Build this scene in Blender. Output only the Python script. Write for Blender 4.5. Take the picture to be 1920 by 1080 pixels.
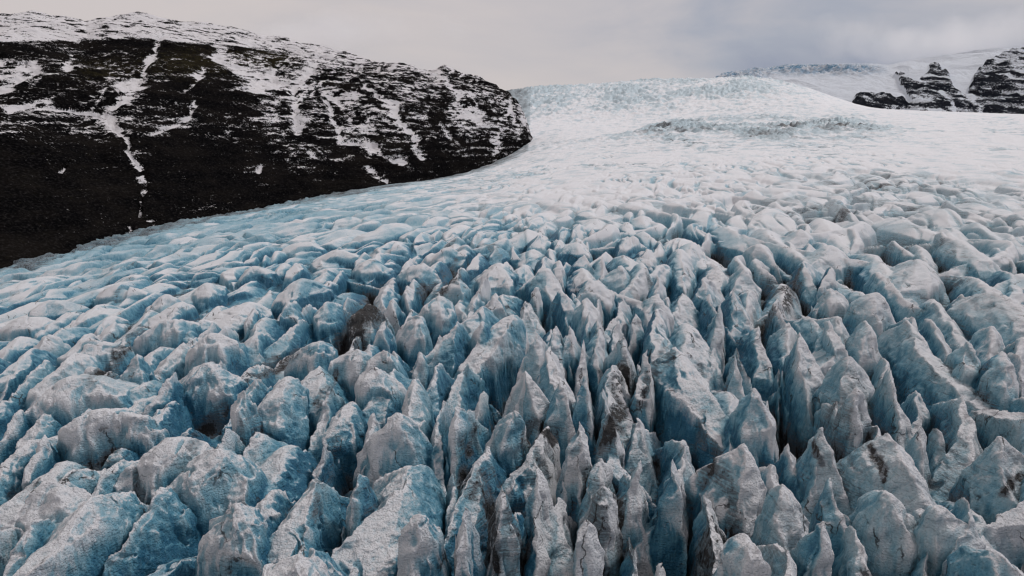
import bpy, math, time
import numpy as np
from mathutils import Vector
R = math.radians
sc = bpy.context.scene
for o in list(bpy.data.objects): bpy.data.objects.remove(o)

# ------------------------------------------------------------------ camera
PITCH = math.degrees(math.atan(290 / 1280))     # level line of the view sits at row 250 of 1080
cd = bpy.data.cameras.new("camera"); cam = bpy.data.objects.new("camera", cd)
sc.collection.objects.link(cam); sc.camera = cam
cd.sensor_width = 36; cd.lens = 24; cd.clip_start = 1; cd.clip_end = 40000
cam.location = (0, 0, 0); cam.rotation_euler = (R(90 - PITCH), 0, 0)

# ------------------------------------------------------------------ sky and light
SUN_EL, SUN_AZ = 50, 62          # azimuth measured clockwise from the view direction (+Y)
w = bpy.data.worlds.new("World"); sc.world = w; w.use_nodes = True
nt = w.node_tree; N = nt.nodes; Lk = nt.links; N.clear()
def nd(t, **k):
    n = N.new(t)
    for a, b in k.items(): setattr(n, a, b)
    return n
tc = nd('ShaderNodeTexCoord')
sky = nd('ShaderNodeTexSky', sky_type='NISHITA', sun_disc=False, sun_elevation=R(SUN_EL), sun_rotation=R(SUN_AZ))
mp = nd('ShaderNodeMapping'); mp.inputs['Scale'].default_value = (1.5, 1.5, 5.0); Lk.new(tc.outputs['Generated'], mp.inputs[0])
n1 = nd('ShaderNodeTexNoise'); n1.inputs['Scale'].default_value = 1.5; n1.inputs['Detail'].default_value = 7; n1.inputs['Roughness'].default_value = .52
n1.inputs['Distortion'].default_value = .35
Lk.new(mp.outputs[0], n1.inputs['Vector'])
sx = nd('ShaderNodeSeparateXYZ'); Lk.new(tc.outputs['Generated'], sx.inputs[0])
def mth(op, a, b=None, c=None, cl=False):
    m = nd('ShaderNodeMath', operation=op, use_clamp=cl)
    for i, v in enumerate((a, b, c)):
        if v is None: continue
        if isinstance(v, (int, float)): m.inputs[i].default_value = v
        else: Lk.new(v, m.inputs[i])
    return m.outputs[0]
# warm, bright cloud to the left of the view and overhead; slate-blue cloud to the right and low down
gx = mth('MULTIPLY_ADD', sx.outputs[0], 1.0, 0.28)
f = mth('MULTIPLY_ADD', mth('SUBTRACT', n1.outputs['Fac'], .5), 2.1, gx)
f = mth('SUBTRACT', f, mth('MULTIPLY', mth('SUBTRACT', sx.outputs[2], .15), .6), cl=True)
cr = nd('ShaderNodeValToRGB'); Lk.new(f, cr.inputs[0])
e = cr.color_ramp.elements
e[0].position = 0; e[0].color = (.66, .60, .59, 1); e[1].position = 1; e[1].color = (.30, .33, .43, 1)
x = e.new(.35); x.color = (.57, .54, .56, 1)
x = e.new(.7); x.color = (.41, .43, .50, 1)
b1 = nd('ShaderNodeBackground'); Lk.new(sky.outputs[0], b1.inputs[0]); b1.inputs[1].default_value = .05
b2 = nd('ShaderNodeBackground'); Lk.new(cr.outputs[0], b2.inputs[0]); b2.inputs[1].default_value = 1.0
ad = nd('ShaderNodeMixShader'); ad.inputs[0].default_value = .9
Lk.new(b1.outputs[0], ad.inputs[1]); Lk.new(b2.outputs[0], ad.inputs[2])
wo = nd('ShaderNodeOutputWorld'); Lk.new(ad.outputs[0], wo.inputs[0])

sd = bpy.data.lights.new("sun", 'SUN'); sun = bpy.data.objects.new("sun", sd); sc.collection.objects.link(sun)
sd.energy = 1.8; sd.angle = R(12); sd.color = (1, .95, .91)
sdir = Vector((math.sin(R(SUN_AZ)) * math.cos(R(SUN_EL)), math.cos(R(SUN_AZ)) * math.cos(R(SUN_EL)), math.sin(R(SUN_EL))))
sun.rotation_euler = sdir.to_track_quat('Z', 'Y').to_euler()
sc.view_settings.view_transform = 'Standard'; sc.view_settings.look = 'None'
sc.view_settings.exposure = -.02; sc.view_settings.gamma = 1
sc.cycles.max_bounces = 4; sc.cycles.diffuse_bounces = 3; sc.cycles.volume_bounces = 5; sc.cycles.use_denoising = True; sc.cycles.denoising_input_passes = 'RGB_ALBEDO_NORMAL'; sc.cycles.filter_width = 1.25; sc.cycles.sample_clamp_indirect = 3

# ------------------------------------------------------------------ numeric helpers
F32 = np.float32
def smooth(t, a, b):
    t = np.clip((t - a) / (b - a), 0, 1); return t * t * (3 - 2 * t)
def _h(ix, iy, seed):
    h = (ix.astype(np.uint32) * np.uint32(374761393) + iy.astype(np.uint32) * np.uint32(668265263) + np.uint32(seed * 974711 + 13))
    h ^= h >> np.uint32(13); h *= np.uint32(1274126177); h ^= h >> np.uint32(16); h *= np.uint32(2246822519); h ^= h >> np.uint32(15)
    return h
_GA = np.arange(256) * (2 * np.pi / 256); _GC = np.cos(_GA).astype(F32); _GS = np.sin(_GA).astype(F32)
def noise(x, y, seed=0):
    """gradient noise, about -0.7..0.7"""
    x = np.asarray(x, F32); y = np.asarray(y, F32)
    fx = np.floor(x); fy = np.floor(y)
    ix = fx.astype(np.int32); iy = fy.astype(np.int32); u = x - fx; v = y - fy
    def g(i, j, a, b):
        k = _h(ix + i, iy + j, seed) & np.uint32(255)
        return _GC[k] * a + _GS[k] * b
    su = u * u * u * (u * (u * 6 - 15) + 10); sv = v * v * v * (v * (v * 6 - 15) + 10)
    a = g(0, 0, u, v); b = g(1, 0, u - 1, v); c = g(0, 1, u, v - 1); d = g(1, 1, u - 1, v - 1)
    a = a + su * (b - a); c = c + su * (d - c)
    return a + sv * (c - a)
def fbm(x, y, o=4, seed=0, gain=.5):
    s = 0; a = 1.
    for k in range(o):
        s = s + a * noise(x * 2 ** k + 17.3 * k, y * 2 ** k - 9.1 * k, seed + k); a *= gain
    return s
def ridged(x, y, o=4, seed=0, gain=.5):
    s = 0; a = 1.; t = 0
    for k in range(o):
        s = s + a * (1 - 2.2 * np.abs(noise(x * 2 ** k + 31.7 * k, y * 2 ** k + 5.3 * k, seed + k))); t += a; a *= gain
    return s / t
def dir_of(px, py):
    dx = px - 960.; up = 540. - py; p = R(PITCH)
    return dx, 1280 * math.cos(p) + up * math.sin(p), up * math.cos(p) - 1280 * math.sin(p)
def rowcol(X, Y, Z):
    p = R(PITCH); f_ = Y * math.cos(p) - Z * math.sin(p); u_ = Y * math.sin(p) + Z * math.cos(p)
    f_ = np.maximum(f_, 1)
    return 960 + 1280 * X / f_, 540 - 1280 * u_ / f_
def tan_el(px, py):
    dx, fw, up = dir_of(px, py); return up / math.hypot(dx, fw)
def grid_mesh(name, P, mat, attrs, faces=None):
    """P: rows x cols x 3. faces: boolean mask (rows-1 x cols-1)"""
    r, c = P.shape[:2]
    idx = np.arange(r * c, dtype=np.int32).reshape(r, c)
    q = np.stack([idx[:-1, :-1], idx[:-1, 1:], idx[1:, 1:], idx[1:, :-1]], -1).reshape(-1, 4)
    if faces is not None: q = q[faces.ravel()]
    used = np.zeros(r * c, bool); used[q.ravel()] = True
    mp_ = np.cumsum(used, dtype=np.int32) - 1
    q = mp_[q].astype(np.int32); V = P.reshape(-1, 3)[used]
    loc = np.zeros(3)
    if faces is not None and len(V) < 400000:
        loc = np.array([V[:, 0].mean(), V[:, 1].mean(), V[:, 2].min()])
    me = bpy.data.meshes.new(name)
    me.vertices.add(len(V)); me.vertices.foreach_set('co', (V - loc).astype(F32).ravel())
    me.loops.add(len(q) * 4); me.loops.foreach_set('vertex_index', q.ravel())
    me.polygons.add(len(q)); me.polygons.foreach_set('loop_start', np.arange(0, len(q) * 4, 4, dtype=np.int32))
    me.polygons.foreach_set('use_smooth', np.ones(len(q), bool))
    me.update(calc_edges=True)
    for k, a in attrs.items():
        at = me.attributes.new(k, 'FLOAT', 'POINT'); at.data.foreach_set('value', a.reshape(-1)[used].astype(F32))
    me.materials.append(mat)
    o = bpy.data.objects.new(name, me); o.location = loc; sc.collection.objects.link(o)
    return o

# ------------------------------------------------------------------ materials
class MT:
    def __init__(s, name):
        s.m = bpy.data.materials.new(name); s.m.use_nodes = True; s.t = s.m.node_tree; s.n = s.t.nodes; s.n.clear()
        s.out = s.n.new('ShaderNodeOutputMaterial'); s.b = s.n.new('ShaderNodeBsdfPrincipled'); s.t.links.new(s.b.outputs[0], s.out.inputs[0])
        s.geo = s.n.new('ShaderNodeNewGeometry')
    def L(s, a, b): s.t.links.new(a, b)
    def put(s, v, sock):
        if isinstance(v, (int, float)): sock.default_value = v
        elif isinstance(v, tuple): sock.default_value = (*v, 1) if len(v) == 3 and sock.type == 'RGBA' else v
        else: s.L(v, sock)
    def attr(s, k):
        n = s.n.new('ShaderNodeAttribute'); n.attribute_name = k; return n.outputs['Fac']
    def math(s, op, a, b=0., c=0., cl=False):
        n = s.n.new('ShaderNodeMath'); n.operation = op; n.use_clamp = cl
        for i, v in enumerate((a, b, c)): s.put(v, n.inputs[i])
        return n.outputs[0]
    def noise(s, scale, detail=4, rough=.55, sq=(1, 1, 1), dist=0., rot=(0, 0, 0)):
        m = s.n.new('ShaderNodeMapping'); m.inputs['Scale'].default_value = sq; m.inputs['Rotation'].default_value = rot; s.L(s.geo.outputs['Position'], m.inputs[0])
        n = s.n.new('ShaderNodeTexNoise'); n.inputs['Scale'].default_value = scale; n.inputs['Detail'].default_value = detail
        n.inputs['Roughness'].default_value = rough; n.inputs['Distortion'].default_value = dist; s.L(m.outputs[0], n.inputs['Vector'])
        return n.outputs['Fac']
    def step(s, v, a, b):
        n = s.n.new('ShaderNodeMapRange'); n.interpolation_type = 'SMOOTHSTEP'
        s.put(v, n.inputs['Value']); s.put(a, n.inputs['From Min']); s.put(b, n.inputs['From Max']); return n.outputs[0]
    def mix(s, f, a, b):
        n = s.n.new('ShaderNodeMix'); n.data_type = 'RGBA'; s.put(f, n.inputs[0]); s.put(a, n.inputs[6]); s.put(b, n.inputs[7]); return n.outputs[2]
    def bump(s, h, strength, dist, prev=None):
        n = s.n.new('ShaderNodeBump'); n.inputs['Strength'].default_value = strength; n.inputs['Distance'].default_value = dist
        s.L(h, n.inputs['Height'])
        if prev is not None: s.L(prev, n.inputs['Normal'])
        return n.outputs[0]

def ice_material():
    s = MT("glacier_ice")
    snow, dirt_shade, blue = s.attr('snow'), s.attr('dirt_shade'), s.attr('blue')
    nA = s.noise(.35, 5, .6); nB = s.noise(1.6, 5, .62); nC = s.noise(7, 3, .6)
    ver = s.noise(1.3, 5, .65, (1, 1, .16))          # flutes running down the faces
    lay = s.noise(.55, 4, .6, (.30, .30, 5.0), .5, (.10, .06, 0))   # yearly layers lying in the ice
    nsx = s.n.new('ShaderNodeSeparateXYZ'); s.L(s.geo.outputs['Normal'], nsx.inputs[0])
    # clean ice, pale to deep blue
    bl = s.math('ADD', blue, s.math('MULTIPLY', s.math('SUBTRACT', nA, .5), .4), cl=False)
    bl = s.math('ADD', bl, s.math('MULTIPLY', s.math('SUBTRACT', ver, .5), .7), cl=True)
    r = s.n.new('ShaderNodeValToRGB'); s.L(bl, r.inputs[0]); e = r.color_ramp.elements
    e[0].position = 0; e[0].color = (.58, .635, .68, 1); e[1].position = 1; e[1].color = (.02, .135, .235, 1)
    for p, c in ((.3, (.45, .57, .635)), (.55, (.29, .485, .58)), (.8, (.10, .30, .42))):
        x = e.new(p); x.color = (*c, 1)
    col = r.outputs[0]
    # grey silt frozen into the layers; painted slot and crease shade greys here too
    g = s.math('ADD', dirt_shade, s.math('MULTIPLY', s.math('SUBTRACT', lay, .5), 1.5))
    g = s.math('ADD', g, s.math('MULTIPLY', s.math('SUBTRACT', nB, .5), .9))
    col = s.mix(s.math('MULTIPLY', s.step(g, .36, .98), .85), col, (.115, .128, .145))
    # snow crust
    sn = s.math('ADD', snow, s.math('MULTIPLY', s.math('SUBTRACT', nB, .5), .42))
    sn = s.math('ADD', sn, s.math('MULTIPLY', s.math('SUBTRACT', nC, .5), .55))
    sn = s.step(sn, .36, .86)
    col = s.mix(sn, col, (.765, .78, .815))
    # black grit collected in cracks, plus the painted shade of slots and creases
    k = s.math('ADD', dirt_shade, s.math('MULTIPLY', s.math('SUBTRACT', ver, .5), 2.0))
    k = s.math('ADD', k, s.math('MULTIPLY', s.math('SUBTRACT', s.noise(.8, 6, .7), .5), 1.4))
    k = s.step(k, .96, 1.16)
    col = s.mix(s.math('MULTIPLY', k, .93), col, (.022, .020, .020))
    # thin open cracks
    cw = s.noise(.5, 4, .6); cm = s.n.new('ShaderNodeMapping'); cm.inputs['Scale'].default_value = (1, 1, .45); s.L(s.geo.outputs['Position'], cm.inputs[0])
    cv = s.n.new('ShaderNodeVectorMath'); cv.operation = 'ADD'; s.L(cm.outputs[0], cv.inputs[0])
    cs3 = s.n.new('ShaderNodeVectorMath'); cs3.operation = 'SCALE'; cn = s.n.new('ShaderNodeTexNoise'); cn.inputs['Scale'].default_value = .45; cn.inputs['Detail'].default_value = 5
    s.L(s.geo.outputs['Position'], cn.inputs['Vector']); s.L(cn.outputs['Color'], cs3.inputs[0]); cs3.inputs['Scale'].default_value = 2.6; s.L(cs3.outputs[0], cv.inputs[1])
    ce = s.n.new('ShaderNodeTexVoronoi'); ce.feature = 'DISTANCE_TO_EDGE'; ce.inputs['Scale'].default_value = .17; s.L(cv.outputs[0], ce.inputs['Vector'])
    crack = s.math('SUBTRACT', 1., s.step(ce.outputs['Distance'], .006, .026))
    crack = s.math('MULTIPLY', crack, s.step(s.noise(.16, 3, .5), .56, .66)); crack = s.math('MULTIPLY', crack, s.attr('near'))
    col = s.mix(s.math('MULTIPLY', crack, .85), col, (.03, .035, .04))
    s.L(col, s.b.inputs['Base Color'])
    s.put(s.math('MULTIPLY_ADD', sn, .35, .42), s.b.inputs['Roughness'])
    s.b.inputs['Specular IOR Level'].default_value = .4
    h = s.math('ADD', s.math('MULTIPLY', nB, .55), s.math('MULTIPLY', nC, .16))
    h = s.math('ADD', h, s.math('MULTIPLY', ver, .7)); h = s.math('ADD', h, s.math('MULTIPLY', lay, .5)); h = s.math('SUBTRACT', h, s.math('MULTIPLY', crack, .5))
    b = s.bump(h, 1.0, .6)
    v = s.n.new('ShaderNodeTexVoronoi'); v.inputs['Scale'].default_value = 2.6; s.L(s.geo.outputs['Position'], v.inputs['Vector'])
    b = s.bump(v.outputs['Distance'], .9, -.22, b)
    b = s.bump(s.noise(3.5, 5, .7), .8, .20, b)      # scalloped melt cups
    s.L(b, s.b.inputs['Normal'])
    return s.m
def rock_material(name, sc_, dark, brown, white=(.74, .725, .745)):
    s = MT(name)
    snow, ol = s.attr('snow'), s.attr('moss')
    a = s.noise(.02 * sc_, 6, .65); b_ = s.noise(.09 * sc_, 6, .7, (1, 1, 2.6)); c = s.noise(.35 * sc_, 4, .7, (1, 1, 2.0))
    col = s.mix(s.step(s.math('ADD', a, s.math('MULTIPLY', s.math('SUBTRACT', s.noise(.03 * sc_, 5, .6, (.25, .25, 3.0)), .5), .9)), .36, .74), dark, brown)
    col = s.mix(s.math('MULTIPLY', s.step(c, .45, .75), .5), col, (.045, .041, .041))
    col = s.mix(s.math('MULTIPLY', s.step(s.math('ADD', ol, s.math('MULTIPLY', s.math('SUBTRACT', b_, .5), 3.2)), .2, 1.5), .75), col, (.034, .029, .014))
    sn = s.math('ADD', snow, s.math('MULTIPLY', s.math('SUBTRACT', b_, .5), 1.3))
    sn = s.math('ADD', sn, s.math('MULTIPLY', s.math('SUBTRACT', c, .5), 2.2))
    col = s.mix(s.step(sn, .46, .74), col, white)
    s.L(col, s.b.inputs['Base Color']); s.b.inputs['Roughness'].default_value = .95; s.b.inputs['Specular IOR Level'].default_value = 0
    h = s.math('ADD', s.math('MULTIPLY', b_, 1.), s.math('MULTIPLY', c, .35))
    s.L(s.bump(h, .9, 6.0 / sc_), s.b.inputs['Normal'])
    return s.m
ICE = ice_material()
ROCK = rock_material("snowy_rock", 1.0, (.0035, .0035, .004), (.0115, .0100, .0090))
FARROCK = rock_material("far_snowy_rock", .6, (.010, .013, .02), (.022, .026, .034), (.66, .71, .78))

def boxblur(a, n, it=2):
    for _ in range(it):
        for ax in (0, 1):
            pad = [(0, 0), (0, 0)]; pad[ax] = (n + 1, n); q_ = np.pad(a, pad, 'edge'); cs = np.cumsum(q_, ax, dtype=np.float64)
            m = a.shape[ax]; a = ((np.take(cs, range(2 * n + 1, 2 * n + 1 + m), ax) - np.take(cs, range(0, m), ax)) / (2 * n + 1)).astype(F32)
    return a
# ------------------------------------------------------------------ glacier: large shape
KD = [50, 200, 350, 500, 700, 1000, 1400, 1800, 2200, 3000, 3600]
ST = {  # station (column in the 1920 wide view): height of the ice surface at the distances above
 -900: [-60, -72, -98, -125, -140, -150, -150, -150, -150, -150, -150],
    0: [-57, -61, -72, -83, -108, -150, -150, -150, -150, -150, -150],
  370: [-57, -58, -64, -71, -81, -118, -150, -150, -150, -150, -150],
  720: [-57, -57, -58, -60, -64, -71, -110, -140, -150, -150, -150],
  870: [-57, -57, -56, -56, -58, -62, -75, -90, -20, 150, 140],
  950: [-57, -57, -55, -54, -54, -52, -52, -40, 20, 190, 160],
 1010: [-57, -56, -54, -52, -50, -46, -34, -6, 46, 200, 170],
 1200: [-57, -56, -52, -50, -45, -36, -18, 12, 58, 226, 200],
 1380: [-57, -56, -52, -50, -44, -33, -12, 22, 72, 232, 210],
 1470: [-57, -56, -52, -50, -44, -33, -11, 24, 70, 195, 180],
 1600: [-57, -56, -52, -50, -44, -33, -9, 26, 68, 88, 95],
 1920: [-57, -56, -53, -50, -48, -34, -5, 36, 46, 50, 50],
 3000: [-57, -57, -54, -52, -50, -40, -20, 20, 30, 30, 30]}
AT = np.array([(k - 960) / 1257. for k in ST]); ZT = np.array([ST[k] for k in ST], float)
ga = np.linspace(-1.5, 1.65, 420); gl = np.linspace(math.log(50), math.log(3600), 300)
T0 = np.stack([np.interp(gl, np.log(KD), r_) for r_ in ZT]); TB = np.stack([np.interp(ga, AT, T0[:, j]) for j in range(len(gl))], 1)
for _ in range(3):
    for ax, n in ((0, 7), (1, 9)):
        pad = [(0, 0), (0, 0)]; pad[ax] = (n // 2, n // 2)
        q = np.pad(TB, pad, 'edge'); cs = np.cumsum(q, ax); z0 = np.zeros_like(np.take(cs, [0], ax)); cs = np.concatenate([z0, cs], ax)
        TB = (np.take(cs, range(n, cs.shape[ax]), ax) - np.take(cs, range(0, cs.shape[ax] - n), ax)) / n
def zbase(X, Y):
    D = np.hypot(X, Y); a = X / np.maximum(Y, 1e-3)
    i = np.clip((a - ga[0]) / (ga[1] - ga[0]), 0, len(ga) - 1.001); j = np.clip((np.log(np.maximum(D, 50)) - gl[0]) / (gl[1] - gl[0]), 0, len(gl) - 1.001)
    i0 = i.astype(int); j0 = j.astype(int); u = i - i0; v = j - j0
    return (TB[i0, j0] * (1 - u) + TB[i0 + 1, j0] * u) * (1 - v) + (TB[i0, j0 + 1] * (1 - u) + TB[i0 + 1, j0 + 1] * u) * v
def slope_dir(X, Y):
    """dx/dy of the crevasse ridges"""
    a = X / np.maximum(Y, 1.); D = np.hypot(X, Y)
    s = .12 + np.where(a > 0, .38, .15) * a
    return s + .9 * smooth(D, 300, 560) * smooth(-a, -.1, .35)
def amp(X, Y):
    a = X / np.maximum(Y, 1.); D = np.hypot(X, Y)
    c = np.interp(D, [60, 180, 250, 330, 420, 520, 700], [20, 19, 15.5, 10.5, 6, 2.4, .8])
    r = np.interp(D, [60, 180, 250, 400, 600, 800, 1000], [20, 19, 16, 11.5, 7, 3.5, .8])
    l = np.interp(D, [60, 180, 250, 350, 450, 600, 800], [14, 13, 11, 8, 4.6, 2.2, 1.])
    k = smooth(a, .12, .45); q = smooth(-a, .05, .4)
    return (c * (1 - k) + r * k) * (1 - q) + l * q

# ---- the seracs the photograph shows large: column, row of the top; width, length down the face; colour; shape; label
# colour: b blue, p pale, g grey silt, w snow white, d black grit.  shape: s sharp blade, r rounded dome, k blocky
SER = [
(1400,835,175,250,'w','k','broad white and grey serac with a flat snow shelf below its pointed top'),
(1465,912,115,170,'g','r','grey rounded serac leaning against the right flank of the broad white serac'),
(1540,805,95,175,'g','s','pointed grey-blue serac with a thin black crack down its face'),
(1555,892,62,190,'b','s','slim light blue ice blade running down in front of the pointed cracked serac'),
(1660,812,190,260,'g','k','massive grey serac with a long vertical black crack and blue left edge'),
(1547,980,75,110,'b','s','small blue-grey serac low in the frame, between the slim blade and the round grey serac'),
(1870,817,160,230,'g','k','big silt-grey serac streaked with black grit at the lower right edge'),
(1875,660,62,105,'b','r','small round-backed deep blue serac near the right edge'),
(1665,690,55,160,'b','s','pale blue blade with a sharp tip above the massive cracked serac'),
(1700,600,130,230,'g','s','longest grey ice ridge on the right, running down toward the right edge'),
(1500,625,85,180,'p','s','pale pointed serac with a blue hollow on its right side'),
(1420,730,92,150,'p','r','rounded pale blue serac standing below the pale pointed one'),
(1377,668,46,135,'g','s','narrow grey serac beside the deepest black crevasse'),
(1350,572,56,125,'p','s','narrow white-topped spire with black grit halfway down'),
(1378,548,60,105,'b','s','blue spire touching the narrow white-topped one from behind'),
(1590,668,100,155,'g','k','snow-dusted grey serac with brown grit on its top'),
(1605,728,62,105,'g','r','short grey serac with a rounded top in front of the snow-dusted one'),
(1552,600,42,95,'b','s','thin blue blade beside a white snow-filled slot'),
(1620,602,72,125,'g','r','rounded grey serac between the thin blue blade and the longest grey ridge'),
(1640,548,92,95,'g','r','dome-shaped grey serac with a snowy left shoulder'),
(1870,548,135,120,'g','r','wide rounded grey serac covered in fine dark layers at the right edge'),
(1812,638,44,65,'b','s','tiny blue point of ice left of the round-backed deep blue serac'),
(1752,950,95,135,'g','r','grey serac with dark pits stepping down right of the massive cracked one'),
(1658,922,115,165,'g','r','pale grey bulging serac in front of the massive cracked one'),
(1862,1035,90,60,'b','r','low blue ice hump in the bottom right corner'),
(1390,1002,66,80,'w','r','low white rib in front of the broad white and grey serac'),
(1265,650,125,255,'p','k','tallest pale blue obelisk of ice with a snowy shoulder, right of centre'),
(1195,862,78,225,'g','s','brown-grey pointed serac with a silty face, bottom centre'),
(1265,862,54,130,'b','s','blue pointed serac in the shadowed gap right of the brown-grey one'),
(1010,877,78,210,'w','s','white pillar of ice at the bottom centre, left of the small white knob'),
(940,915,64,170,'d','s','dark grit-streaked serac left of the white pillar'),
(1100,975,52,110,'w','r','small white knob of ice low in the frame, right of the white pillar'),
(960,772,92,180,'b','r','smooth blue leaning serac with a rounded head at the centre'),
(985,697,112,200,'g','k','grey serac wearing a white snow cap at the centre'),
(1050,710,62,125,'p','s','pale pointed serac right of the snow-capped grey one'),
(1095,705,42,95,'b','s','small blue spike right of the pale pointed centre serac'),
(855,763,68,125,'p','r','pale blue thumb of ice at the right end of the wide white serac'),
(745,775,190,210,'w','k','wide snow-covered serac with a broad flat top, left of centre'),
(675,887,78,200,'b','k','deep blue column of ice at the bottom, left of centre'),
(785,965,100,120,'p','r','pale rounded serac low in the frame below the wide snow-covered one'),
(960,590,92,195,'p','k','pale blue serac with a square-cut top, centre'),
(1010,627,76,135,'g','s','grey curved blade of ice in front of a deep blue slab'),
(1042,612,38,95,'b','s','deep blue slab squeezed behind the grey curved blade'),
(905,602,48,75,'b','r','small blue dome left of the square-cut pale serac'),
(857,603,76,145,'b','s','long blue fin leaning down to the left, left of centre'),
(785,590,72,95,'p','r','bumpy pale dome left of the long blue fin'),
(720,603,42,62,'b','s','little blue tooth beside the black grit-covered block'),
(688,570,76,90,'d','k','block of ice blackened by layered grit, left of centre'),
(668,655,80,62,'p','r','pale rounded serac below the grit-blackened block, left one of two'),
(722,657,78,62,'p','r','pale rounded serac below the grit-blackened block, right one of two'),
(697,684,84,90,'w','k','white broken serac in front of the two pale rounded ones'),
(1070,612,50,120,'p','s','pale left tip of a twin-pointed serac right of centre'),
(1120,597,78,145,'p','s','wide right tip of a twin-pointed serac right of centre'),
(1170,632,58,125,'g','s','sharp grey serac between the twin points and the tall obelisk'),
(1102,560,62,80,'p','r','pale rounded serac behind the twin-pointed one'),
(1235,552,74,105,'p','k','blocky pale serac behind the tall pale blue obelisk'),
(820,556,92,72,'p','r','round pale serac with a blue slot on its right'),
(1142,772,52,115,'g','s','narrow grey cone standing in the dark trench left of the obelisk'),
(1132,912,54,65,'g','k','small rough grey stump left of the brown-grey pointed serac'),
(1212,660,38,155,'w','s','slim snow-streaked blade against the left side of the obelisk'),
(1087,792,62,135,'w','k','rough white serac with black crevice lines right of centre bottom'),
(872,955,46,105,'p','s','small pale spike at the foot of the wide white serac'),
(320,598,105,65,'p','r','smooth pale dome beside the black grit hollow on the left'),
(160,636,135,62,'p','r','long low blue-grey back of ice near the left edge'),
(395,625,112,65,'p','r','pale dome right of the smooth one, with a snowy slope'),
(252,665,64,75,'p','s','pale wedge of ice below the black grit hollow'),
(385,682,145,105,'p','r','large bumpy pale dome with fluted lower face, left'),
(322,700,52,95,'b','s','blue-edged buttress left of the large bumpy dome'),
(600,640,84,65,'b','r','rounded blue serac right of a black grit gully'),
(537,705,115,185,'p','k','tall pale serac with a snowy crest and blue right edge, left of centre'),
(457,735,54,115,'b','k','blue column above the dark cleft on the left'),
(125,708,175,95,'p','r','wide fluted pale dome at the left edge'),
(180,770,135,55,'w','r','snow-covered hump in front of the wide fluted dome'),
(310,822,150,95,'w','r','broad snowy shoulder of ice at lower left'),
(402,842,170,140,'p','r','big pale dome with a blue right wall at lower left'),
(440,945,165,140,'p','r','big bumpy dome above a blue hollow at the bottom left'),
(560,1045,130,60,'w','r','snow-white dome at the bottom edge, left of centre'),
(90,905,150,110,'w','r','snowy hummock streaked with grit at the lower left edge'),
(565,522,112,112,'b','r','blue whaleback of ice with a steep left face, upper left of the field'),
(540,566,62,85,'b','r','narrow blue rib below the blue whaleback'),
(612,566,92,85,'b','r','broad blue rib with a rounded head left of the grit-blackened block'),
]
# further back: the same, not singled out
MID = [(387,530,72,50,'p','r'),(310,552,62,50,'p','r'),(220,535,105,50,'p','r'),(235,512,95,40,'b','r'),(90,565,115,45,'b','r'),(40,592,100,45,'p','r'),(475,500,80,50,'b','r'),
(935,493,112,92,'p','r'),(1023,503,92,92,'p','r'),(787,495,92,62,'b','r'),(840,460,72,46,'p','r'),(690,483,82,50,'b','r'),(1167,498,72,70,'p','r'),(1103,523,72,80,'p','r'),
(1050,545,52,75,'b','r'),(930,550,52,62,'g','s'),(1093,477,46,50,'b','s'),(1273,467,74,92,'p','r'),(1390,500,84,92,'g','k'),(1300,455,72,92,'b','r'),(1423,457,62,62,'g','r'),
(1557,537,62,82,'g','k'),(1557,460,92,82,'g','r'),(1500,430,62,60,'p','k'),(1723,487,112,115,'g','r'),(1797,450,92,135,'g','r'),(1773,392,90,80,'g','r'),(855,520,60,50,'d','s'),
(630,470,80,40,'b','r'),(570,455,90,38,'b','r'),(740,455,80,35,'b','r'),(1010,440,70,40,'b','s'),(1080,450,60,50,'b','r'),(1180,440,70,45,'b','r'),(1230,520,50,90,'b','s'),(1320,520,60,80,'p','s')]
COL = {'b': (.62, .12, .22), 'p': (.42, .18, .38), 'g': (.26, .46, .28), 'w': (.28, .26, .66), 'd': (.30, .78, .12)}  # blue, dirt, snow
rng = np.random.default_rng(7)
PX, PY, WARP = [], [], None
S = []        # dict per serac
def ray_hit(px, py, dz):
    dx, fw, up = dir_of(px, py)
    t = 40 / abs(up)
    for _ in range(60):
        z = float(zbase(np.array([dx * t]), np.array([fw * t]))[0]) + dz
        t = t * .5 + .5 * (z / up if up < 0 else t)
    return dx * t, fw * t, z
def add_serac(x, y, dz, hw, lf, lb, H, col, shp, sid, jit):
    s = float(slope_dir(np.array([x]), np.array([y]))[0])
    ang = math.atan(s) + jit
    S.append(dict(x=x, y=y, dz=dz, hw=hw, lf=lf, lb=lb, H=H, col=col, shp=shp, id=sid, dx=math.sin(ang), dy=math.cos(ang)))
for k, row in enumerate(SER + MID):
    px, py, wp, lp, co, sh = row[:6]
    dz = 2.5 if k < len(SER) else 1.2
    x, y, z = ray_hit(px, py, dz)
    dist = math.sqrt(x * x + y * y + z * z); e_ = math.atan2(-z, math.hypot(x, y))
    A = float(amp(np.array([x]), np.array([y]))[0]); A = max(A, 3.)
    Lm = lp * dist / 1280
    H = min(A * 1.15 + 2.5, Lm * .85 / math.cos(e_)); H = max(H, .35 * A)
    lf = (Lm - H * math.cos(e_)) / math.sin(e_); hw = wp / 2 * dist / 1280; lf = min(max(lf, .45 * H), 40, 1.7 * hw if px < 620 else 99)
    add_serac(x, y, dz, hw * 1.12, lf, max(.9 * hw, .45 * lf), H, co, sh, k + 1 if k < len(SER) else 0, rng.normal() * .05)
NH = len(S)
# ---- fill the rest of the crevassed field
hx = np.array([s['x'] for s in S]); hy = np.array([s['y'] for s in S])
tries = 26000; ta = np.tan(rng.uniform(-.86, .86, tries)); tD = np.exp(rng.uniform(math.log(52), math.log(900), tries))
cx = tD * np.sin(np.arctan(ta)); cy = tD * np.cos(np.arctan(ta)); cA = amp(cx, cy)
siz = np.clip(np.exp(rng.normal(.06, .36, tries)), .65, 2.0)
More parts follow.
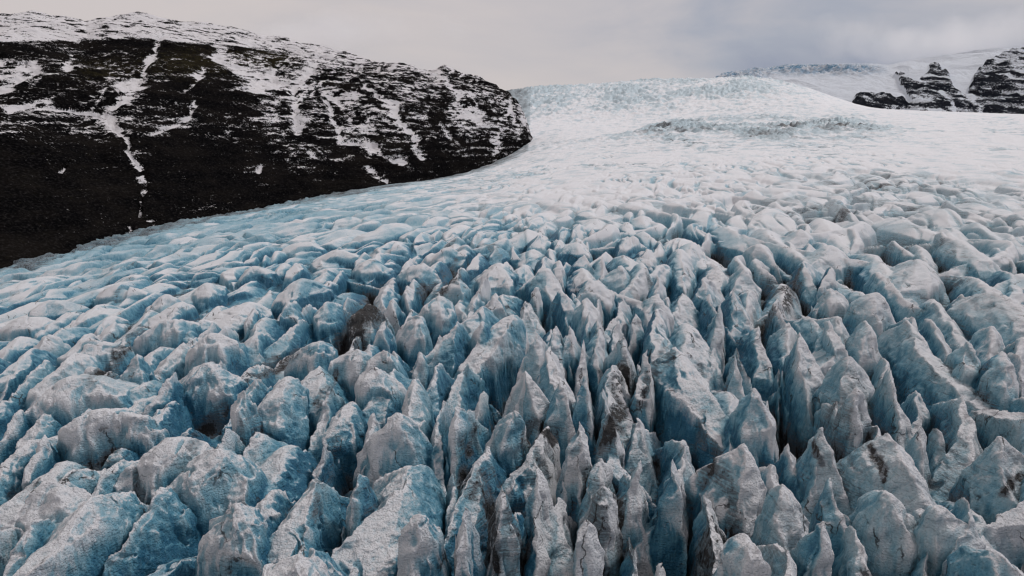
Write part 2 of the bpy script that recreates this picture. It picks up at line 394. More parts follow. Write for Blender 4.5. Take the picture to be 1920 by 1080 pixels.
# the blades stand in lanes that follow the flow, with long open slots between them
for sg, ex_, ks, dl in ((1, .38, .12 / .62, 1.0), (-1, .15, .12 / .85, 3.4)):
    m_ = (cx * sg > 0)
    C_ = (cx[m_] - ks * cy[m_]) / cy[m_] ** ex_
    C_ = (np.round(C_ / dl) + rng.normal(0, .10, m_.sum())) * dl
    cx[m_] = C_ * cy[m_] ** ex_ + ks * cy[m_]
tD = np.hypot(cx, cy); cA = amp(cx, cy); order = np.argsort(-siz + rng.uniform(0, .9, tries)); und = .42 * fbm(cx / 42, cy / 60, 2, 301); acc = []
for k in order:
    x, y, A = cx[k], cy[k], cA[k]
    D = tD[k]
    if A < 1.2 or D < 52 or D > 900 or y < 20: continue
    a_ = x / y
    sl = float(slope_dir(np.array([x]), np.array([y]))[0]); n = math.hypot(1, sl); ux, uy = sl / n, 1 / n
    big = np.interp(D, [60, 300, 900], [1, 1.1, 1.9])
    f_ = float(siz[k]); wid = 3.4 * big * f_ * (1.2 if a_ < -.15 else 1.15 if a_ > .25 else 1) * (1.25 if D > 260 else 1); ln = 15. * big * f_ * (1.35 if a_ > .2 else 1.) * float(np.interp(D, [220, 380], [1, 1.9 if a_ > .2 else 1.4 if a_ < -.15 else 1.15])); A = A * min(1.25, f_ ** .45)
    ok = True
    for q in S[:NH]:
        rx, ry = x - q['x'], y - q['y']
        al = rx * q['dx'] + ry * q['dy']; tr = rx * q['dy'] - ry * q['dx']
        L_ = q['lb'] if al > 0 else q['lf']
        if (al / (L_ + 1.2)) ** 2 + (tr / (q['hw'] * .85 + .8)) ** 2 < 1: ok = False; break
    if not ok: continue
    if acc:
        ac = np.array(acc); rx = x - ac[:, 0]; ry = y - ac[:, 1]
        al = rx * ux + ry * uy; tr = rx * uy - ry * ux
        if np.any((al / (.56 * (ln + ac[:, 2]))) ** 2 + (tr / (.62 * (wid + ac[:, 3]))) ** 2 < 1): continue
    acc.append((x, y, ln, wid))
    far_ = D > 250
    sh = rng.choice(['s', 'r', 'k'], p=[.22, .36, .42] if a_ < -.15 else ([.05, .7, .25] if a_ > .25 else [.2, .4, .4]) if far_ else [.50, .14, .36])
    if a_ < -.15: co = rng.choice(list('bpwg'), p=[.28, .47, .2, .05])
    elif a_ > .3: co = rng.choice(list('bpwg'), p=[.17, .23, .1, .5])
    else: co = rng.choice(list('bpwgd'), p=[.4, .26, .1, .2, .04])
    add_serac(x, y, rng.normal() * .1 * A - .14 * A + A * float(und[k]), wid * rng.uniform(.85, 1.35), ln * rng.uniform(.7, 1.3), ln * rng.uniform(.45, .8), A * rng.uniform(.9, 1.25), co, sh, 0, rng.normal() * .05)
print('seracs', NH, len(S))

# ------------------------------------------------------------------ glacier: sheet of points, finer near the viewer
DA = R(.070)
az = np.arange(R(-50), R(50), DA)
ds = [52.]
while ds[-1] < 3600:
    d = ds[-1]; ds.append(d * (1 + np.interp(d, [52, 130, 420, 800, 3600], [.00125, .00125, .0016, .0035, .0035])))
DD = np.array(ds)
print('glacier grid', len(DD), len(az))
X = (DD[:, None] * np.sin(az)[None]).astype(F32); Y = (DD[:, None] * np.cos(az)[None]).astype(F32)
D2 = np.hypot(X, Y); A2 = X / Y
ZB = zbase(X, Y).astype(F32); AM = amp(X, Y).astype(F32)
# warped coordinates: makes every wall wander and flute
ka = np.clip(AM / 14, .15, 1)
fade = smooth(D2, 520, 260)
WX = X + ka * (2.4 * noise(X / 26, Y / 34, 1) + 1.5 * noise(X / 10, Y / 14, 2) + .8 * noise(X / 4.1, Y / 4.1, 3) + fade * (.34 * noise(X / 1.8, Y / 1.8, 4) + .16 * noise(X / .75, Y / .75, 5)))
WY = Y + ka * (4.0 * noise(X / 26, Y / 26, 11) + 3.4 * noise(X / 10.5, Y / 10.5, 12) + 1.2 * noise(X / 4.6, Y / 4.6, 13) + fade * (.34 * noise(X / 1.8, Y / 1.8, 14) + .16 * noise(X / .75, Y / .75, 15)))
lq = smooth(-A2, .08, .35)
H = -AM * (1.75 - .75 * lq) + AM * .22 * fbm(X / 6, Y / 6, 3, 21)
ID = np.zeros(H.shape, np.int16); SB = np.full(H.shape, .35, F32); SD = np.full(H.shape, .3, F32); SS = np.full(H.shape, .3, F32); OWN = np.zeros(H.shape, np.int32)
logD = np.log(DD)
for k, q in enumerate(S):
    ext = max(q['lf'], q['lb'], q['hw'] * 2) * 1.35 + 4
    d = math.hypot(q['x'], q['y']); a0 = math.atan2(q['x'], q['y'])
    j0, j1 = np.searchsorted(DD, [d - ext, d + ext]); da = math.asin(min(.9, ext / d)); i0, i1 = np.searchsorted(az, [a0 - da, a0 + da])
    if j1 <= j0 or i1 <= i0: continue
    sl = (slice(j0, j1), slice(i0, i1))
    jc = min(max(int(np.searchsorted(DD, d)), 0), len(DD) - 1); ic = min(max(int(np.searchsorted(az, a0)), 0), len(az) - 1)
    rx = WX[sl] - (WX[jc, ic] if k < NH else q['x']); ry = WY[sl] - (WY[jc, ic] if k < NH else q['y'])
    al = rx * q['dx'] + ry * q['dy']; tr = rx * q['dy'] - ry * q['dx']
    r1 = np.random.default_rng(k + 50)
    bend = r1.normal() * .012; tr = tr + bend * al * al
    shp = q['shp']; Hh = q['H']
    leftq = -q['x'] / max(q['y'], 1.)
    asym = r1.uniform(-.28, .28)
    hwl, hwr = q['hw'] * (1 + asym), q['hw'] * (1 - asym)
    def blade(al, tr, lf, lb, hl, hr, top):
        """a block cut by six to eight faces, some leaning back, some standing as cliffs"""
        s_ = np.where(al < 0, al / lf, al / lb); t_ = np.where(tr < 0, tr / hl, tr / hr)
        h_ = np.full(s_.shape, 1e3, F32)
        nf = {'s': 4, 'r': 8, 'k': 6}[shp]
        a00 = r1.uniform(-.25, .25)
        for m_ in range(nf):
            th_ = a00 + 2 * math.pi * m_ / nf + r1.uniform(-.3, .3)
            d_ = np.maximum(s_ * math.cos(th_) + t_ * math.sin(th_), 0) / r1.uniform(.8, 1.2)
            side = abs(math.sin(th_))
            # a leaning roof, then a cliff down into the slot
            if side > .6: rf, bk, cl, p_ = {'s': (r1.uniform(.85, 1.3), r1.uniform(.5, .8), 1.3, 1.08), 'r': (r1.uniform(.6, .95), r1.uniform(.6, .8), 2.2, 1.5), 'k': (r1.uniform(.35, 1.0), r1.uniform(.55, .8), 2.6, 1.2)}[shp]
            else: rf, bk, cl, p_ = {'s': (r1.uniform(.6, .95), r1.uniform(.6, .9), 1.2, 1.2), 'r': (r1.uniform(.6, .95), r1.uniform(.6, .8), 1.6, 1.5), 'k': (r1.uniform(.5, .95), r1.uniform(.6, .85), 2.4, 1.3)}[shp]
            h_ = np.minimum(h_, top - Hh * (rf * d_ ** p_ + cl * np.maximum(d_ - bk, 0)))
        return h_
    h = blade(al, tr, q['lf'], q['lb'], hwl, hwr, 0)
    # secondary fins splitting off the main crest
    for m in range(3):
        oa = r1.uniform(-.75, .25) * (q['lf']); ot = r1.uniform(-.75, .75) * q['hw']
        sc2 = r1.uniform(.28, .5); slc = sc2 * 1.5
        h2 = blade(al - oa, tr - ot, q['lf'] * slc, q['lb'] * slc, hwl * sc2, hwr * sc2, -Hh * (.12 + .75 * (abs(oa / q['lf']) ** 1.3) + .45 * abs(ot / q['hw'])))
        h = np.maximum(h, h2)
    h = h + q['dz']
    cur = H[sl]; up = h > cur
    cur[up] = h[up]
    ID[sl][up] = q['id']; OWN[sl][up] = k + 1
    c = COL[q['col']]
    SB[sl][up] = c[0]; SD[sl][up] = c[1]; SS[sl][up] = c[2]
# large calm areas: streaks running with and across the flow
lft = smooth(-A2, -.05, .35)
u1 = (X - .25 * Y); v1 = Y
st1 = ridged(u1 / 16 + 1.2 * noise(X / 60, Y / 60, 33), v1 / 90, 4, 31)
u2 = (X * .75 - Y * .66); v2 = (X * .66 + Y * .75)
st2 = ridged(u2 / 17 + 1. * noise(X / 70, Y / 70, 43), v2 / 110, 4, 41)
cal = smooth(D2, 300, 520)
H = H + cal * ((1 - lft) * .9 * st1 + lft * (5.0 * st2)) * smooth(D2, 3000, 1500)
H = H + cal * 1.0 * fbm(X / 40, Y / 40, 4, 51)
# hollows with open crevasses scattered over the snow plain
lnL = ridged(u2 / 22 + 1.6 * noise(X / 55, Y / 55, 185), v2 / 170, 3, 186); lnR = ridged(u1 / 15 + 1.3 * noise(X / 50, Y / 50, 187), v1 / 120, 3, 188)
lw = smooth(-A2, -.16, .12)
line = lw * smooth(lnL, .66, .80) + (1 - lw) * smooth(lnR, .68, .84) * smooth(fbm(X / 110, Y / 160, 3, 189), -.15, .35)
line = line * smooth(D2, 280, 400) * smooth(D2, 1500, 800)
H = H - (4.0 * lw + 2.2 * (1 - lw)) * line
# ice falls far up the glacier
pxc, pyc = rowcol(X, Y, ZB)
fall = smooth(D2, 1900, 2500) * smooth(pxc, 1640, 1360)
band = np.exp(-((pyc - (243 + .02 * (1400 - pxc))) / 23.) ** 2) * smooth(pxc, 1150, 1280) * smooth(pxc, 1760, 1560) * smooth(D2, 900, 1200)
band = band + .35 * np.exp(-((pyc - (277 - .13 * (pxc - 1000))) / 9.) ** 2) * smooth(pxc, 960, 1010) * smooth(pxc, 1300, 1200) * smooth(D2, 700, 900)
fall = fall * (.5 + .8 * np.clip(.45 + fbm(X / 230, Y / 230, 4, 67), 0, 1))
band = band * (.3 + 1.3 * np.clip(.5 + fbm(X / 160, Y / 160, 3, 66), 0, 1))
blk = ridged(X / 26, Y / 34, 4, 61); blk2 = fbm(X / 14, Y / 18, 3, 71)
blk3 = ridged(X / 60 + .8 * noise(X / 40, Y / 40, 331), Y / 75 + .8 * noise(X / 40, Y / 40, 332), 5, 333, .6)
H = H + fall * (24 * (blk3 - .35) + 6 * (blk - .3) + 4 * blk2) + band * (13 * (blk - .2) + 7 * blk2) + smooth(D2, 800, 1400) * 1.1 * fbm(X / 22, Y / 22, 3, 81)
mg = smooth(ZB, -70, -92) * smooth(D2, 250, 360) * smooth(-A2, -.1, .1)
H = H + mg * (4.5 * fbm(X / 13, Y / 13, 4, 192) + 2. * ridged(X / 30, Y / 30, 3, 193))
Z = ZB + H
# small relief
Z = Z + ka * smooth(D2, 520, 200) * (.24 * fbm(X / 1.7, Y / 1.7, 3, 91) + .10 * ridged(X / .9, Y / .9, 2, 95))
g1 = np.gradient(H, axis=0) / np.gradient(D2, axis=0); g2_ = np.gradient(H, axis=1) / (D2 * DA)
steep = boxblur(smooth(np.sqrt(g1 * g1 + g2_ * g2_), .7, 2.4).astype(F32), 3, 1)
fl = ridged(WX / 3.4 + .3 * noise(WX / 2, WY / 2, 181), WY / 3.4, 3, 182) - .45
Z = Z + steep * ka * smooth(D2, 520, 220) * (1.25 + 1.5 * lq) * fl
Z = Z - (1 - steep) * ka * smooth(D2, 520, 220) * .9 * smooth(ridged(X / 11 + .5 * noise(X / 4, Y / 4, 183), Y / 26, 2, 184), .80, .95)
# walls lean and undercut a little
lean = (ka * smooth(D2, 600, 250)).astype(F32)
XX = X + lean * (1.1 * noise(X / 5 + Z / 4.5, Y / 5 - Z / 6, 101) + .35 * noise(X / 1.6 + Z / 1.5, Y / 1.6 + Z / 1.9, 102))
YY = Y + lean * (.9 * noise(X / 5 - Z / 5, Y / 5 + Z / 4.5, 103) + .3 * noise(X / 1.6 - Z / 1.7, Y / 1.6 + Z / 1.5, 104))
# slope
gr = np.gradient(Z, axis=0) / np.gradient(D2, axis=0); gc = np.gradient(Z, axis=1) / (D2 * DA)
slp = np.sqrt(gr * gr + gc * gc); nz = 1 / np.sqrt(1 + slp * slp)
SB = boxblur(SB, 12); SD = boxblur(SD, 12); SS = boxblur(SS, 12)
near = smooth(D2, 560, 330)
flat = smooth(nz, .35, .92)
patch = fbm(X / 16, Y / 30, 3, 111)
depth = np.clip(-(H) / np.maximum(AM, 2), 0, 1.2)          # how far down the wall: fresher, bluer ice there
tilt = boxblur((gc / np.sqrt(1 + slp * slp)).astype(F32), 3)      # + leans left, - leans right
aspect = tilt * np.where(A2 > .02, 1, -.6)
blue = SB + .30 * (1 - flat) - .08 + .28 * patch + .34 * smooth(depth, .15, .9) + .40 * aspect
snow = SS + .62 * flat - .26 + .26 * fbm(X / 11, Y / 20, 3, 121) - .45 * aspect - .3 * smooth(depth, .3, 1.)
dirtn = fbm(X / 30, Y / 55, 4, 131)
dirt_shade = SD + .40 * dirtn - .22
vein = smooth(ridged((X - .2 * Y) / 13 + .9 * noise(X / 15, Y / 15, 194), Y / 60, 3, 195), .62, .86) * smooth(fbm(X / 45, Y / 45, 3, 196), -.05, .35)
dirt_shade = dirt_shade + .62 * vein * (1 - .5 * flat) + .6 * smooth(depth, .8, 1.2); snow = snow - .2 * vein  # veins are grit; the depth term paints crevasse shade into the colour
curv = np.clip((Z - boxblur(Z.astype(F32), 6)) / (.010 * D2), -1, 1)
snow = snow + .6 * curv * near; dirt_shade = dirt_shade - .42 * np.minimum(curv, 0) * near; blue = blue - .2 * curv  # concave creases darkened for contrast: shade painted in alongside the dirt
rt = smooth(A2, .18, .5)
dirt_shade = dirt_shade + .12 * rt * near; blue = blue - .12 * rt
# calm areas
crk = ridged(X / 45 + 1.5 * noise(X / 50, Y / 50, 171), Y / 80, 2, 172); crk2 = smooth(crk, .80, .93) * smooth(fbm(X / 120, Y / 120, 2, 173), -.1, .3)
cb = .30 + .34 * lft + .9 * lft * np.clip(-st2 + .35, 0, 1) + .5 * np.clip(-st1 + .1, 0, 1) * (1 - lft) - .1
cs_ = .95 - .42 * lft + .5 * fbm(X / 30, Y / 30, 4, 141) - .9 * lft * np.clip(-st2 + .45, 0, 1) - .3 * (1 - flat) - .5 * crk2 - .35 * np.clip(-st1 + .25, 0, 1) * (1 - lft)
flow = smooth(ridged(u1 / 34 + 1.1 * noise(X / 120, Y / 160, 321), v1 / 620, 3, 322), .45, .85) * smooth(D2, 480, 700)
cs_ = cs_ - (.75 * lw + .45 * (1 - lw)) * line - .16 * flow; cdd = .05 + .35 * dirtn + .18 * line; cb = cb + .35 * line
cs_ = cs_ - fall * (.30 + .55 * (1 - smooth(nz, .70, .95)) ) - .5 * fall * np.clip(.3 - blk3, 0, 1) - np.clip(band, 0, 1) * (.55 + .4 * blk2)
cb = cb + fall * (.04 + .5 * np.clip(.3 - blk3, 0, .5)) + .1 * np.clip(band, 0, 1); cdd = cdd + np.clip(band, 0, 1) * (.5 + 1.0 * np.clip(fbm(X / 90, Y / 60, 3, 151), -.2, 1))
right_ridge = smooth(A2, .25, .45) * smooth(D2, 1000, 700)
cs_ = cs_ - .5 * right_ridge * (1 - near) * (1 - flat * .6); cdd = cdd + .35 * right_ridge
snow = near * snow + (1 - near) * cs_; blue = near * blue + (1 - near) * cb; dirt_shade = near * dirt_shade + (1 - near) * cdd
GRIT = [([(1643, 835), (1647, 895)], 5), ([(1532, 835), (1546, 875)], 5), ([(262, 612), (240, 640), (205, 690), (180, 705)], 16), ([(690, 572), (660, 600), (655, 650)], 24), ([(850, 505), (835, 530), (800, 545)], 16), ([(1500, 520), (1470, 570), (1430, 625), (1420, 650)], 14),
 ([(560, 655), (520, 680), (465, 715)], 10), ([(410, 770), (395, 800), (370, 820)], 14), ([(1160, 700), (1150, 780), (1130, 830)], 15), ([(1318, 760), (1330, 840), (1340, 870)], 12), ([(1250, 660), (1215, 700), (1205, 760)], 10),
 ([(120, 900), (160, 880), (230, 850)], 12), ([(20, 930), (60, 915)], 14), ([(980, 820), (1010, 800), (1040, 812)], 14), ([(870, 900), (920, 990), (930, 1060)], 16), ([(1160, 950), (1170, 1040)], 14), ([(640, 820), (600, 900), (585, 960)], 12),
 ([(890, 800), (870, 850)], 10), ([(905, 462), (935, 468)], 12), ([(1385, 640), (1388, 690)], 9), ([(1350, 590), (1345, 640)], 10), ([(1905, 905), (1890, 925)], 9), ([(640, 700), (600, 760)], 8)]
gx0, gy0 = rowcol(XX, YY, Z); grit = np.zeros(H.shape, F32)
nr_ = D2 < 520
gxx = gx0[nr_] + 26 * fbm(X[nr_] / 8, Y[nr_] / 8, 3, 161); gyy = gy0[nr_] + 26 * fbm(X[nr_] / 8, Y[nr_] / 8, 3, 162); gg = np.zeros(gxx.shape, F32)
for pts, wd in GRIT:
    dd = np.full(gxx.shape, 1e9, F32)
    for (x0, y0), (x1, y1) in zip(pts[:-1], pts[1:]):
        ex, ey = x1 - x0, y1 - y0; tt = np.clip(((gxx - x0) * ex + (gyy - y0) * ey) / (ex * ex + ey * ey), 0, 1)
        dd = np.minimum(dd, np.hypot(gxx - x0 - tt * ex, gyy - y0 - tt * ey))
    gg = np.maximum(gg, 1 - smooth(dd, wd * .3, wd * 1.8))
grit[nr_] = gg
dirt_shade = dirt_shade + .70 * grit; snow = snow - .25 * grit
fleck = smooth(ridged(X / 34 + noise(X / 30, Y / 30, 197), Y / 46, 3, 198), .66, .84) * smooth(fbm(X / 130, Y / 200, 3, 199), 0, .4) * smooth(D2, 380, 520) * smooth(D2, 2200, 1400) * (1 - lft)
Z = Z - 1.6 * fleck; dirt_shade = dirt_shade + .55 * fleck; snow = snow - .75 * fleck
# black medial grit near the left margin
dmarg = np.interp(960 + 1270 * A2, [-900, 0, 370, 720, 870, 940, 990, 1010], [420, 560, 735, 990, 1240, 1440, 1680, 9000])
marg = smooth(D2 / dmarg + .07 * fbm(X / 45, Y / 45, 4, 191), .80, .93) * smooth(-A2, -.06, 0)
dirt_shade = dirt_shade + .75 * marg; snow = snow - .45 * marg
P = np.stack([XX, YY, Z], -1)
attrs = dict(near=near, snow=np.clip(snow, -.5, 1.5), dirt_shade=np.clip(dirt_shade, 0, 1.4), blue=np.clip(blue, 0, 1))
fid = ID[:-1, :-1].copy()
# each serac keeps only the one connected piece that holds its top
for k in range(len(SER)):
    q = S[k]; m = fid == q['id']
    jj, ii = np.nonzero(m)
    if len(jj) < 50: fid[m] = 0; print('lost', q['id']); continue
    a, b, c, d = jj.min(), jj.max() + 1, ii.min(), ii.max() + 1
    sub = m[a:b, c:d]; zz = np.where(sub, Z[a:b, c:d], -1e9); seed = np.zeros_like(sub); seed[np.unravel_index(np.argmax(zz), zz.shape)] = True
    while True:
        g_ = seed.copy()
        for _ in range(8):
            n_ = g_.copy(); n_[1:] |= g_[:-1]; n_[:-1] |= g_[1:]; n_[:, 1:] |= g_[:, :-1]; n_[:, :-1] |= g_[:, 1:]; g_ = n_ & sub
        if g_.sum() == seed.sum(): break
        seed = g_
    fid[a:b, c:d][sub & ~seed] = 0
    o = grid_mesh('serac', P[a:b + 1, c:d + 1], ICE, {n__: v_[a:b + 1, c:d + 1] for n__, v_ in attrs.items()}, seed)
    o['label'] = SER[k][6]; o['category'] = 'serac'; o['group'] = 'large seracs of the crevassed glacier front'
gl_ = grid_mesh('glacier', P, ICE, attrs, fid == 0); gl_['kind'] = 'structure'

# ------------------------------------------------------------------ left mountain
def poly_dist(px, py, pts):
    d = np.full(px.shape, 1e9, F32)
    for (x0, y0), (x1, y1) in zip(pts[:-1], pts[1:]):
        ex, ey = x1 - x0, y1 - y0; t = np.clip(((px - x0) * ex + (py - y0) * ey) / (ex * ex + ey * ey), 0, 1)
        d = np.minimum(d, np.hypot(px - x0 - t * ex, py - y0 - t * ey))
    return d
def in_poly(px, py, pts):
    m = np.zeros(px.shape, bool)
    for (x0, y0), (x1, y1) in zip(pts, pts[1:] + pts[:1]):
        if y0 == y1: continue
        m ^= ((y0 > py) != (y1 > py)) & (px < (x1 - x0) * (py - y0) / (y1 - y0) + x0)
    return m
def mountain(cols, crest, base_d, crest_d, base_row, nc, nr, prof):
    """surface between a foot line and a crest line, then down the far side"""
    c = np.linspace(cols[0], cols[1], nc); a = (c - 960) / 1290.
    el1 = np.array([tan_el(v, np.interp(v, *zip(*crest))) for v in c])
    d0 = np.interp(c, *zip(*base_d)); d1 = np.interp(c, *zip(*crest_d))
    z0 = np.array([tan_el(v, np.interp(v, *zip(*base_row))) for v in c]) * d0
    z1 = el1 * d1
    q = np.concatenate([np.linspace(0, 1, nr), np.linspace(1, 1.8, nr // 6)[1:]])[:, None]
    D = d0 + (d1 - d0) * q
    f_ = np.interp(q, *zip(*prof)); Z_ = z0 + (z1 - z0) * f_
    az_ = np.arctan(a)[None]
    return D * np.sin(az_), D * np.cos(az_), Z_, np.broadcast_to(q, Z_.shape), np.broadcast_to(c[None], Z_.shape)
crest = [(-900, 90), (-400, 60), (0, 50), (50, 45), (110, 46), (150, 53), (200, 62), (240, 52), (300, 46), (370, 54), (460, 61), (520, 74), (600, 84), (660, 100), (715, 117), (780, 122), (808, 139), (838, 134), (870, 141), (920, 158), (952, 174), (972, 196), (986, 226), (996, 262), (1030, 300)]
base_d = [(-900, 420), (0, 560), (370, 735), (720, 990), (870, 1240), (940, 1440), (990, 1680), (1030, 1780)]
crest_d = [(-900, 1400), (0, 1750), (370, 1900), (600, 2100), (720, 1950), (870, 1900), (940, 1880), (990, 1820), (1030, 1850)]
base_row = [(-900, 640), (0, 520), (250, 455), (370, 428), (550, 398), (720, 364), (870, 338), (940, 312), (1003, 275), (1030, 310)]
MX, MY, MZ, MQ, MC = mountain((-800, 1030), crest, base_d, crest_d, base_row, 1700, 760,
    [(0, 0), (.12, .2), (.3, .45), (.5, .68), (.7, .84), (.88, .95), (1, 1), (1.3, .98), (1.8, .6)])
env = smooth(MQ, 0, .08) * smooth(MQ, 1.02, .93) * smooth(MC, 1032, 1000)
env2 = smooth(MQ, 0, .05) * smooth(MC, 1032, 1005)
gul = ridged(MX / 240 + .4 * noise(MX / 300, MY / 300, 5), MY / 420, 5, 201)
big = fbm(MX / 330, MY / 330, 5, 211)
hh = 26 * big + 15 * (gul - .4)
MZ = MZ + env * hh
prow = rowcol(MX, MY, MZ)
# rock strata dip gently to the right: ledges with small cliffs between them
sc_ = MZ + .10 * MX + 7 * fbm(MX / 120, MY / 120, 3, 221)
def terr(v, p, sh):
    f_ = v / p; i_ = np.floor(f_); t = f_ - i_; return (i_ + smooth(t, sh, 1.0)) * p - v
stre = smooth(prow[0], 150, 700) * .8 + .2
t1 = terr(sc_, 15, .30); t2 = terr(sc_ + 3 * fbm(MX / 40, MY / 40, 2, 231), 5.6, .30)
MZ = MZ + env2 * (stre * (1.0 * t1 + .9 * t2)) + env2 * (4.0 * fbm(MX / 45, MY / 45, 4, 241) * (1 - .5 * smooth(MQ, .9, 1.0)) + 1.5 * fbm(MX / 11, MY / 11, 3, 251))
px_, py_ = rowcol(MX, MY, MZ)
wx = px_ + 16 * fbm(MX / 55, MZ / 45, 5, 261, .6); wy = py_ + 14 * fbm(MX / 55 + 7, MZ / 45, 5, 271, .6)
GUL = [([(302, 76), (290, 102), (264, 138), (243, 163)], 5), ([(250, 150), (236, 162), (230, 160)], 12), ([(236, 180), (198, 196), (196, 216), (215, 236), (240, 266), (256, 300), (265, 340), (262, 362)], 4.5), ([(196, 218), (222, 240)], 9),
 ([(18, 201), (62, 192), (130, 200), (172, 211), (202, 229), (218, 241)], 4.5), ([(408, 84), (405, 100), (438, 124), (470, 146), (500, 160), (532, 156)], 6), ([(480, 158), (515, 160)], 13), ([(585, 124), (562, 145), (551, 160), (556, 200), (560, 246)], 6), ([(552, 150), (600, 166), (640, 186), (662, 174)], 5),
 ([(366, 190), (350, 214), (305, 233), (284, 250)], 4), ([(377, 130), (355, 156), (350, 165)], 5), ([(720, 190), (745, 205), (770, 250), (792, 292)], 4.5), ([(856, 178), (850, 204), (900, 216)], 6), ([(838, 150), (870, 170), (905, 210)], 3), ([(934, 252), (930, 292)], 4), ([(690, 312), (722, 338)], 4), ([(590, 285), (600, 300)], 3),
 ([(0, 138), (34, 128)], 6), ([(30, 148), (62, 130)], 5), ([(0, 116), (64, 118)], 5), ([(136, 104), (120, 126)], 5), ([(0, 165), (20, 160)], 5), ([(262, 372), (262, 402)], 3), ([(276, 408), (296, 410)], 4), ([(287, 414), (286, 428)], 4), ([(244, 424), (240, 440)], 4), ([(130, 296), (117, 314)], 4), ([(215, 166), (228, 185)], 4),
 ([(610, 180), (640, 260), (700, 275), (760, 300)], 3), ([(660, 130), (700, 175), (740, 195)], 3), ([(958, 190), (960, 230)], 3), ([(484, 315), (488, 305)], 3)]
gm = np.zeros(MZ.shape, F32); gwid = fbm(MX / 45, MZ / 30, 3, 277)
for pts, wd in GUL:
    dd = poly_dist(wx, wy, pts); wd = wd * (1 + 1.1 * gwid); gm = np.maximum(gm, 1 - smooth(dd, wd * .1, wd * 2.6))
MZ = MZ - env2 * 5 * gm
gx_ = np.gradient(MZ, axis=0) / np.maximum(np.gradient(np.hypot(MX, MY), axis=0), .05)
flatm = 1 - smooth(np.abs(gx_), .12, .62)
spk = fbm(MX / 9, MZ / 4, 4, 281); med = fbm(MX / 55, MZ / 35, 4, 291); lrg = fbm(MX / 190, MZ / 120, 3, 301)
dens = .27 + .32 * smooth(px_, 350, 620) + .10 * smooth(px_, 700, 860)
dens = dens * smooth(py_, 400, 230) + .02
top = smooth(py_ - (np.interp(px_, [-900, 0, 250, 500, 600, 690, 730, 1000], [110, 80, 76, 92, 112, 118, 108, 130]) + 7 * lrg), 5, -6) * smooth(px_, 745, 715)
strk = fbm(MX / 26 + 3, (MZ + .10 * MX) / 6.5, 5, 311, .58)
gl2 = smooth(ridged(MX / 62 + .8 * noise(MX / 60, MZ / 50, 313), MZ / 170, 3, 314), .70, .90) * smooth(fbm(MX / 150, MZ / 90, 3, 315), -.15, .3)
cliff = fbm(MX / 70, MY / 70, 4, 312)
msnow = -.10 + dens * .75 + .34 * flatm * (.2 + 1.5 * dens) + .55 * med * (.35 + dens) + .55 * spk * (.4 + dens) + .35 * lrg + .75 * strk * (.3 + dens) + gl2 * (.15 + .8 * dens)
gray = np.exp(-(((px_ - 290) / 95) ** 2 + ((py_ - 218) / 36) ** 2)) + .7 * np.exp(-(((px_ - 510) / 40) ** 2 + ((py_ - 190) / 40) ** 2))
msnow = msnow + .24 * gray - .25 * smooth(py_, 270, 330) * smooth(px_, 700, 480) - .1
msnow = msnow + gm * (.66 + .45 * strk + .7 * spk) + .22 * smooth(gm, .5, .95)
msnow = np.maximum(msnow, top * (1.02 + .25 * spk + 1.3 * strk + .5 * med - .2 * (1 - flatm)))
msnow = msnow + .34 * smooth(py_, 250, 320) * smooth(np.abs(strk), .0, .8) * smooth(cliff, -.1, .4)
msnow = np.where(MQ > 1, 2, msnow)
moss = np.exp(-(((px_ - 360) / 90) ** 2 + ((py_ - 118) / 32) ** 2)) + np.exp(-(((px_ - 500) / 70) ** 2 + ((py_ - 112) / 22) ** 2)) + .8 * np.exp(-(((px_ - 190) / 80) ** 2 + ((py_ - 130) / 28) ** 2))
m_ = grid_mesh('mountain', np.stack([MX, MY, MZ], -1), ROCK, dict(snow=np.clip(msnow, -1, 2), moss=np.clip(moss, 0, 1))); m_['kind'] = 'structure'

# ------------------------------------------------------------------ far snow slope and rock on the right
crest2 = [(1240, 190), (1330, 150), (1385, 137), (1440, 131), (1480, 124), (1560, 121), (1640, 123), (1700, 112), (1760, 106), (1860, 96), (1920, 97), (2100, 86), (2800, 100)]
NX, NY, NZ, NQ, NC = mountain((1240, 2700), crest2, [(1240, 2900), (1920, 2500), (2800, 2300)], [(1240, 3900), (1600, 4300), (1920, 4200), (2800, 4200)],
    [(1240, 235), (1600, 225), (1920, 235), (2800, 245)], 1100, 420, [(0, 0), (.25, .27), (.5, .58), (.7, .8), (1, 1), (1.4, .95), (1.8, .8)])
e3 = smooth(NQ, 0, .1) * smooth(NQ, 1.02, .9)
NZ = NZ + e3 * (18 * fbm(NX / 300, NY / 500, 5, 401) + 34 * (ridged(NX / 230 + .5 * noise(NX / 200, NY / 200, 3), NY / 900, 5, 411) - .4))
qx, qy = rowcol(NX, NY, NZ)
vx = qx + 8 * fbm(NX / 90, NZ / 60, 4, 421); vy = qy + 7 * fbm(NX / 90 + 4, NZ / 60, 4, 431)
RP = [[(1592, 203), (1600, 185), (1640, 180), (1688, 188), (1712, 203), (1740, 212), (1640, 215), (1592, 212)],
      [(1678, 140), (1700, 152), (1716, 160), (1735, 150), (1742, 126), (1758, 124), (1776, 142), (1790, 168), (1812, 195), (1832, 220), (1720, 222), (1704, 190), (1688, 165)],
      [(1808, 222), (1812, 188), (1826, 150), (1846, 124), (1876, 106), (1918, 96), (2110, 88), (2500, 110), (2800, 120), (2800, 260), (1808, 240)]]
rk = np.zeros(NZ.shape, bool)
for p_ in RP: rk |= in_poly(vx, vy, p_)
rk = boxblur(rk.astype(F32), 2, 1)
NZ = NZ + rk * (8 + 22 * ridged(NX / 90, NY / 130, 4, 441))
lane = ridged(NX / 60 + .6 * noise(NX / 80, NZ / 80, 9), NZ / 40, 4, 451)
led = fbm(NX / 45, (NZ + .3 * NX) / 36, 5, 461, .6)
